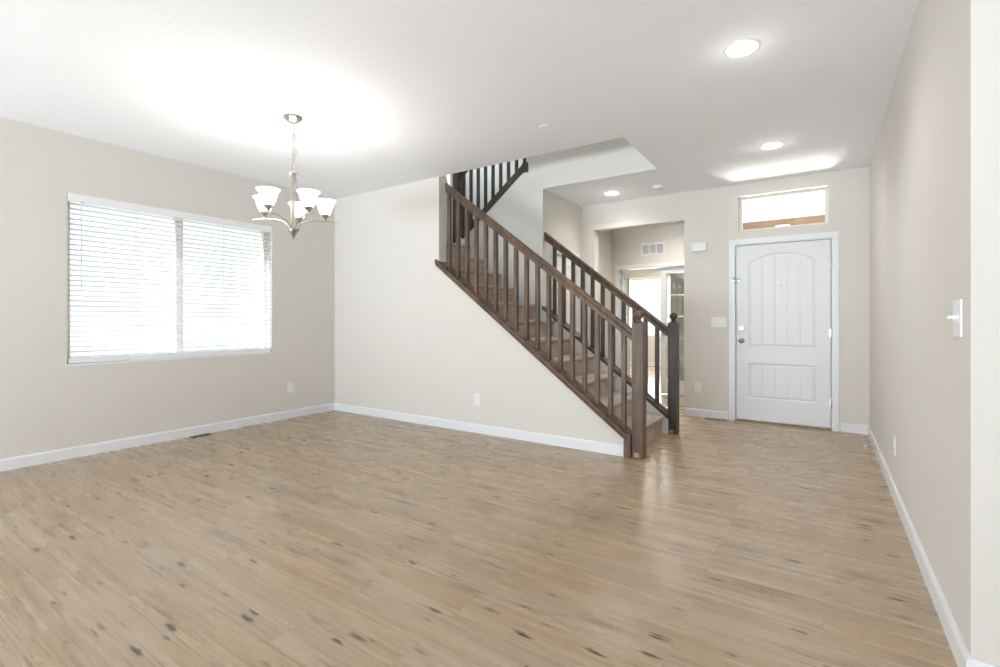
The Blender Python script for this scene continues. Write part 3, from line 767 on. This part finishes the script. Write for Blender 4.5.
sd = thing('smoke_detector', 'small round white smoke detector on the entry ceiling', 'smoke detector', (-1.613, 5.753, H-0.04))
sub(sd, MB().lathe([(0.0, 0), (0.060, 0), (0.062, -0.012), (0.056, -0.030), (0.040, -0.036), (0.0, -0.038)], (-1.613, 5.753, H-0.0005), 32), 'housing', PLAST, smooth=True)
sub(sd, MB().lathe([(0.0, 0), (0.010, 0), (0.010, -0.003), (0.0, -0.003)], (-1.590, 5.753, H-0.0375), 12), 'test_button', PLGREY)
tag(MB().lathe([(0.0, 0), (0.048, 0), (0.046, -0.005), (0.0, -0.007)], (-1.885, 3.482, H-0.0005), 28).build('ceiling_cover', CEIL, smooth=True), 'faint round white cover plate on the ceiling in front of the stairwell', 'cover plate')

def added_can(x, y, e):  # unseen lamps, added to brighten the hall and study
    r = thing('recessed_light', 'added unseen recessed ceiling light brightening the hall behind the entry wall' if y < 7.7 else 'added unseen recessed ceiling light brightening the study', 'ceiling light', (x, y, H), 'recessed ceiling lights')
    sub(r, MB().lathe([(0.068, -0.0005), (0.092, -0.0005), (0.092, -0.006), (0.072, -0.010), (0.068, -0.0005)], (x, y, H), 40), 'trim_ring', PLAST, smooth=True)
    sub(r, MB().lathe([(0.0, -0.001), (0.069, -0.001), (0.066, -0.006), (0.0, -0.010)], (x, y, H), 40), 'lens', CANLIT, smooth=True)
    l = bpy.data.lights.new('recessed_lamp', 'SPOT'); l.energy = e; l.color = (1, 0.965, 0.92); l.spot_size = math.radians(165); l.spot_blend = 1.0; l.shadow_soft_size = 0.06
    lo = bpy.data.objects.new('recessed_lamp', l); COL.objects.link(lo); lo.location = (x, y, H-0.03)
added_can(-1.75, 6.85, 110)
added_can(-3.2, 11.2, 210)

# ------------------------------------------------------------------ outlets and switches
def plate(name, label, cat, pos, normal, w, h, kind, group=None):
    """build facing -Y at origin, then rotate"""
    r = thing(name, label, cat, pos, group)
    def put(mb, n_, m, parent=r, **k):
        o = mb.build(n_, m, parent, origin=(0, 0, 0), **k); o.location = (0, 0, 0); return o
    put(MB().box((-w/2, -0.006, -h/2), (w/2, -0.0003, h/2), bevel=0.002), 'cover_plate', PLAST)
    if kind == 'outlet':
        for z in (-0.02, 0.02):
            s_ = put(MB().box((-0.017, -0.0085, z-0.014), (0.017, -0.005, z+0.014), bevel=0.0015), 'socket', PLAST)
            mb = MB()
            mb.box((-0.008, -0.0092, z-0.006), (-0.006, -0.0083, z+0.004)); mb.box((0.006, -0.0092, z-0.006), (0.008, -0.0083, z+0.004)); mb.box((-0.002, -0.0092, z-0.011), (0.002, -0.0083, z-0.008))
            put(mb, 'slots', PLGREY, s_)
    if kind == 'rockers':
        for x in (-0.046, 0, 0.046): put(MB().box((x-0.0165, -0.010, -0.033), (x+0.0165, -0.005, 0.033), bevel=0.002), 'rocker', PLAST)
    if kind == 'toggle':
        for x in (-0.023, 0.023):
            put(MB().box((x-0.005, -0.026, -0.002), (x+0.005, -0.005, 0.009), bevel=0.002), 'toggle', PLAST)
            put(MB().box((x-0.008, -0.0075, -0.014), (x+0.008, -0.005, 0.014), bevel=0.001), 'toggle_surround', PLAST)
    r.rotation_euler = (0, 0, {'-Y': 0, '+X': PI/2, '-X': -PI/2, '+Y': PI}[normal])
    return r
G = 'white wall outlets'
plate('wall_outlet', 'white wall outlet below the dining window, near the left corner', 'outlet', (XL, 3.412, 0.363), '+X', 0.075, 0.12, 'outlet', G)
plate('wall_outlet', 'white wall outlet on the plain wall under the stair slope', 'outlet', (-2.987, YS, 0.344), '-Y', 0.075, 0.125, 'outlet', G)
plate('wall_outlet', 'white wall outlet low between hall opening and front door', 'outlet', (-1.262, YD, 0.352), '-Y', 0.078, 0.12, 'outlet', G)
plate('wall_outlet', 'white wall outlet low on the long right wall', 'outlet', (XR, 4.07, 0.347), '-X', 0.075, 0.12, 'outlet', G)
plate('light_switch', 'triple rocker white switch plate left of the front door', 'light switch', (-1.03, YD, 1.145), '-Y', 0.165, 0.118, 'rockers')
plate('light_switch', 'double toggle white switch plate near the edge of the right wall', 'light switch', (XR, 2.285, 1.176), '-X', 0.118, 0.128, 'toggle')

dc_ = thing('door_chime', 'small white box shaped door chime high beside the hall opening', 'door chime', (-1.245, YD, 1.99))
sub(dc_, MB().box((-1.325, YD-0.045, 1.997), (-1.165, YD-0.0005, 2.10), bevel=0.006), 'cover', PLAST)
b = MB()
for k in range(5): b.box((-1.300+0.0, YD-0.0465, 2.020+0.014*k), (-1.190, YD-0.044, 2.024+0.014*k))
sub(dc_, b, 'sound_slots', PLAST)

vt = thing('return_vent', 'white rectangular air vent with three grey louvred sections above the study doors', 'vent', (-2.24, YH, 2.19))
b = MB(); vx0, vx1, vz0, vz1 = -2.428, -2.052, 2.195, 2.388
b.box((vx0, YH-0.010, vz0), (vx1, YH-0.0005, vz0+0.028)); b.box((vx0, YH-0.010, vz1-0.028), (vx1, YH-0.0005, vz1)); b.box((vx0, YH-0.010, vz0+0.028), (vx0+0.028, YH-0.0005, vz1-0.028)); b.box((vx1-0.028, YH-0.010, vz0+0.028), (vx1, YH-0.0005, vz1-0.028))
wv_ = (vx1-vx0-0.056)
for k in (1, 2): b.box((vx0+0.028+wv_*k/3-0.008, YH-0.010, vz0+0.028), (vx0+0.028+wv_*k/3+0.008, YH-0.0005, vz1-0.028))
sub(vt, b, 'vent_frame', PLAST)
b = MB()
for k in range(10):
    z = vz0+0.034+0.0135*k; b.prism([(YH-0.008, z), (YH-0.002, z+0.008), (YH-0.0015, z+0.0075), (YH-0.0075, z-0.001)], 'X', vx0+0.028, vx1-0.028)
sub(vt, b, 'louvres', PLAST)
sub(vt, MB().box((vx0+0.02, YH-0.0012, vz0+0.02), (vx1-0.02, YH-0.0004, vz1-0.02)), 'backing', GRIL)

def register(label, x0, y0, x1, y1, m, along):
    r = thing('floor_register', label, 'floor vent', ((x0+x1)/2, (y0+y1)/2, 0), 'floor registers')
    b = MB(); t = 0.006
    b.box((x0, y0, 0.0002), (x1, y0+0.012, t)); b.box((x0, y1-0.012, 0.0002), (x1, y1, t)); b.box((x0, y0+0.012, 0.0002), (x0+0.012, y1-0.012, t)); b.box((x1-0.012, y0+0.012, 0.0002), (x1, y1-0.012, t))
    sub(r, b, 'register_frame', m)
    b = MB()
    if along == 'Y':
        n = int((y1-y0-0.03)/0.016)
        for k in range(n): b.box((x0+0.012, y0+0.018+0.016*k, 0.0002), (x1-0.012, y0+0.024+0.016*k, 0.0045))
    else:
        n = int((x1-x0-0.03)/0.016)
        for k in range(n): b.box((x0+0.018+0.016*k, y0+0.012, 0.0002), (x0+0.024+0.016*k, y1-0.012, 0.0045))
    sub(r, b, 'louvres', m)
    sub(r, MB().box((x0+0.01, y0+0.01, 0.0001), (x1-0.01, y1-0.01, 0.0008)), 'duct_shadow', GRIL)
register('dark brown floor register at the foot of the left wall', XL+0.035, 2.29, XL+0.10, 2.47, BRASS, 'Y')
register('light brown floor register at the foot of the entry wall', -1.18, YD-0.125, -0.93, YD-0.035, THRES, 'X')

ds = thing('door_stop', 'silver spring door stop with white tip on the right baseboard', 'door stop', (XR-BT, 5.33, 0.055))
RMY = Matrix.Rotation(-PI/2, 4, 'Y')
sub(ds, MB().lathe([(0.0, 0), (0.011, 0), (0.010, 0.004), (0.0, 0.005)], (XR-BT, 5.33, 0.055), 16, RMY), 'mount', STEEL, smooth=True)
pts = [(XR-BT-0.003-0.062*t/60, 5.33+0.0055*math.cos(t*0.9), 0.055+0.0055*math.sin(t*0.9)) for t in range(61)]
sub(ds, MB().tube(pts, 0.0012, 6), 'spring', STEEL, smooth=True)
sub(ds, MB().lathe([(0.0, 0), (0.009, 0), (0.009, 0.012), (0.006, 0.016), (0.0, 0.016)], (XR-BT-0.064, 5.33, 0.055), 16, RMY), 'rubber_tip', PLAST, smooth=True)

# ------------------------------------------------------------------ outside
gr = MB().box((-30, -30, -0.35), (30, 40, -0.15)).build('ground_outside', CONC); gr['kind'] = 'structure'
pb = thing('porch_beam', 'brown timber porch beam seen through the window above the front door', 'beam', (-0.4, 8.2, -0.15))
sub(pb, MB().box((-1.07, 8.12, 2.40), (2.4, 8.28, 2.635), bevel=0.006), 'beam', CEDAR)
for x in (-0.98, 2.3): sub(pb, MB().box((x-0.08, 8.12, -0.15), (x+0.08, 8.28, 2.40), bevel=0.006), 'post', CEDAR)
pl = thing('porch_light', 'small white light fitting on the timber porch beam', 'light', (-0.5, 8.11, 2.50))
sub(pl, MB().box((-0.58, 8.075, 2.50), (-0.40, 8.119, 2.545), bevel=0.006), 'housing', PLAST)
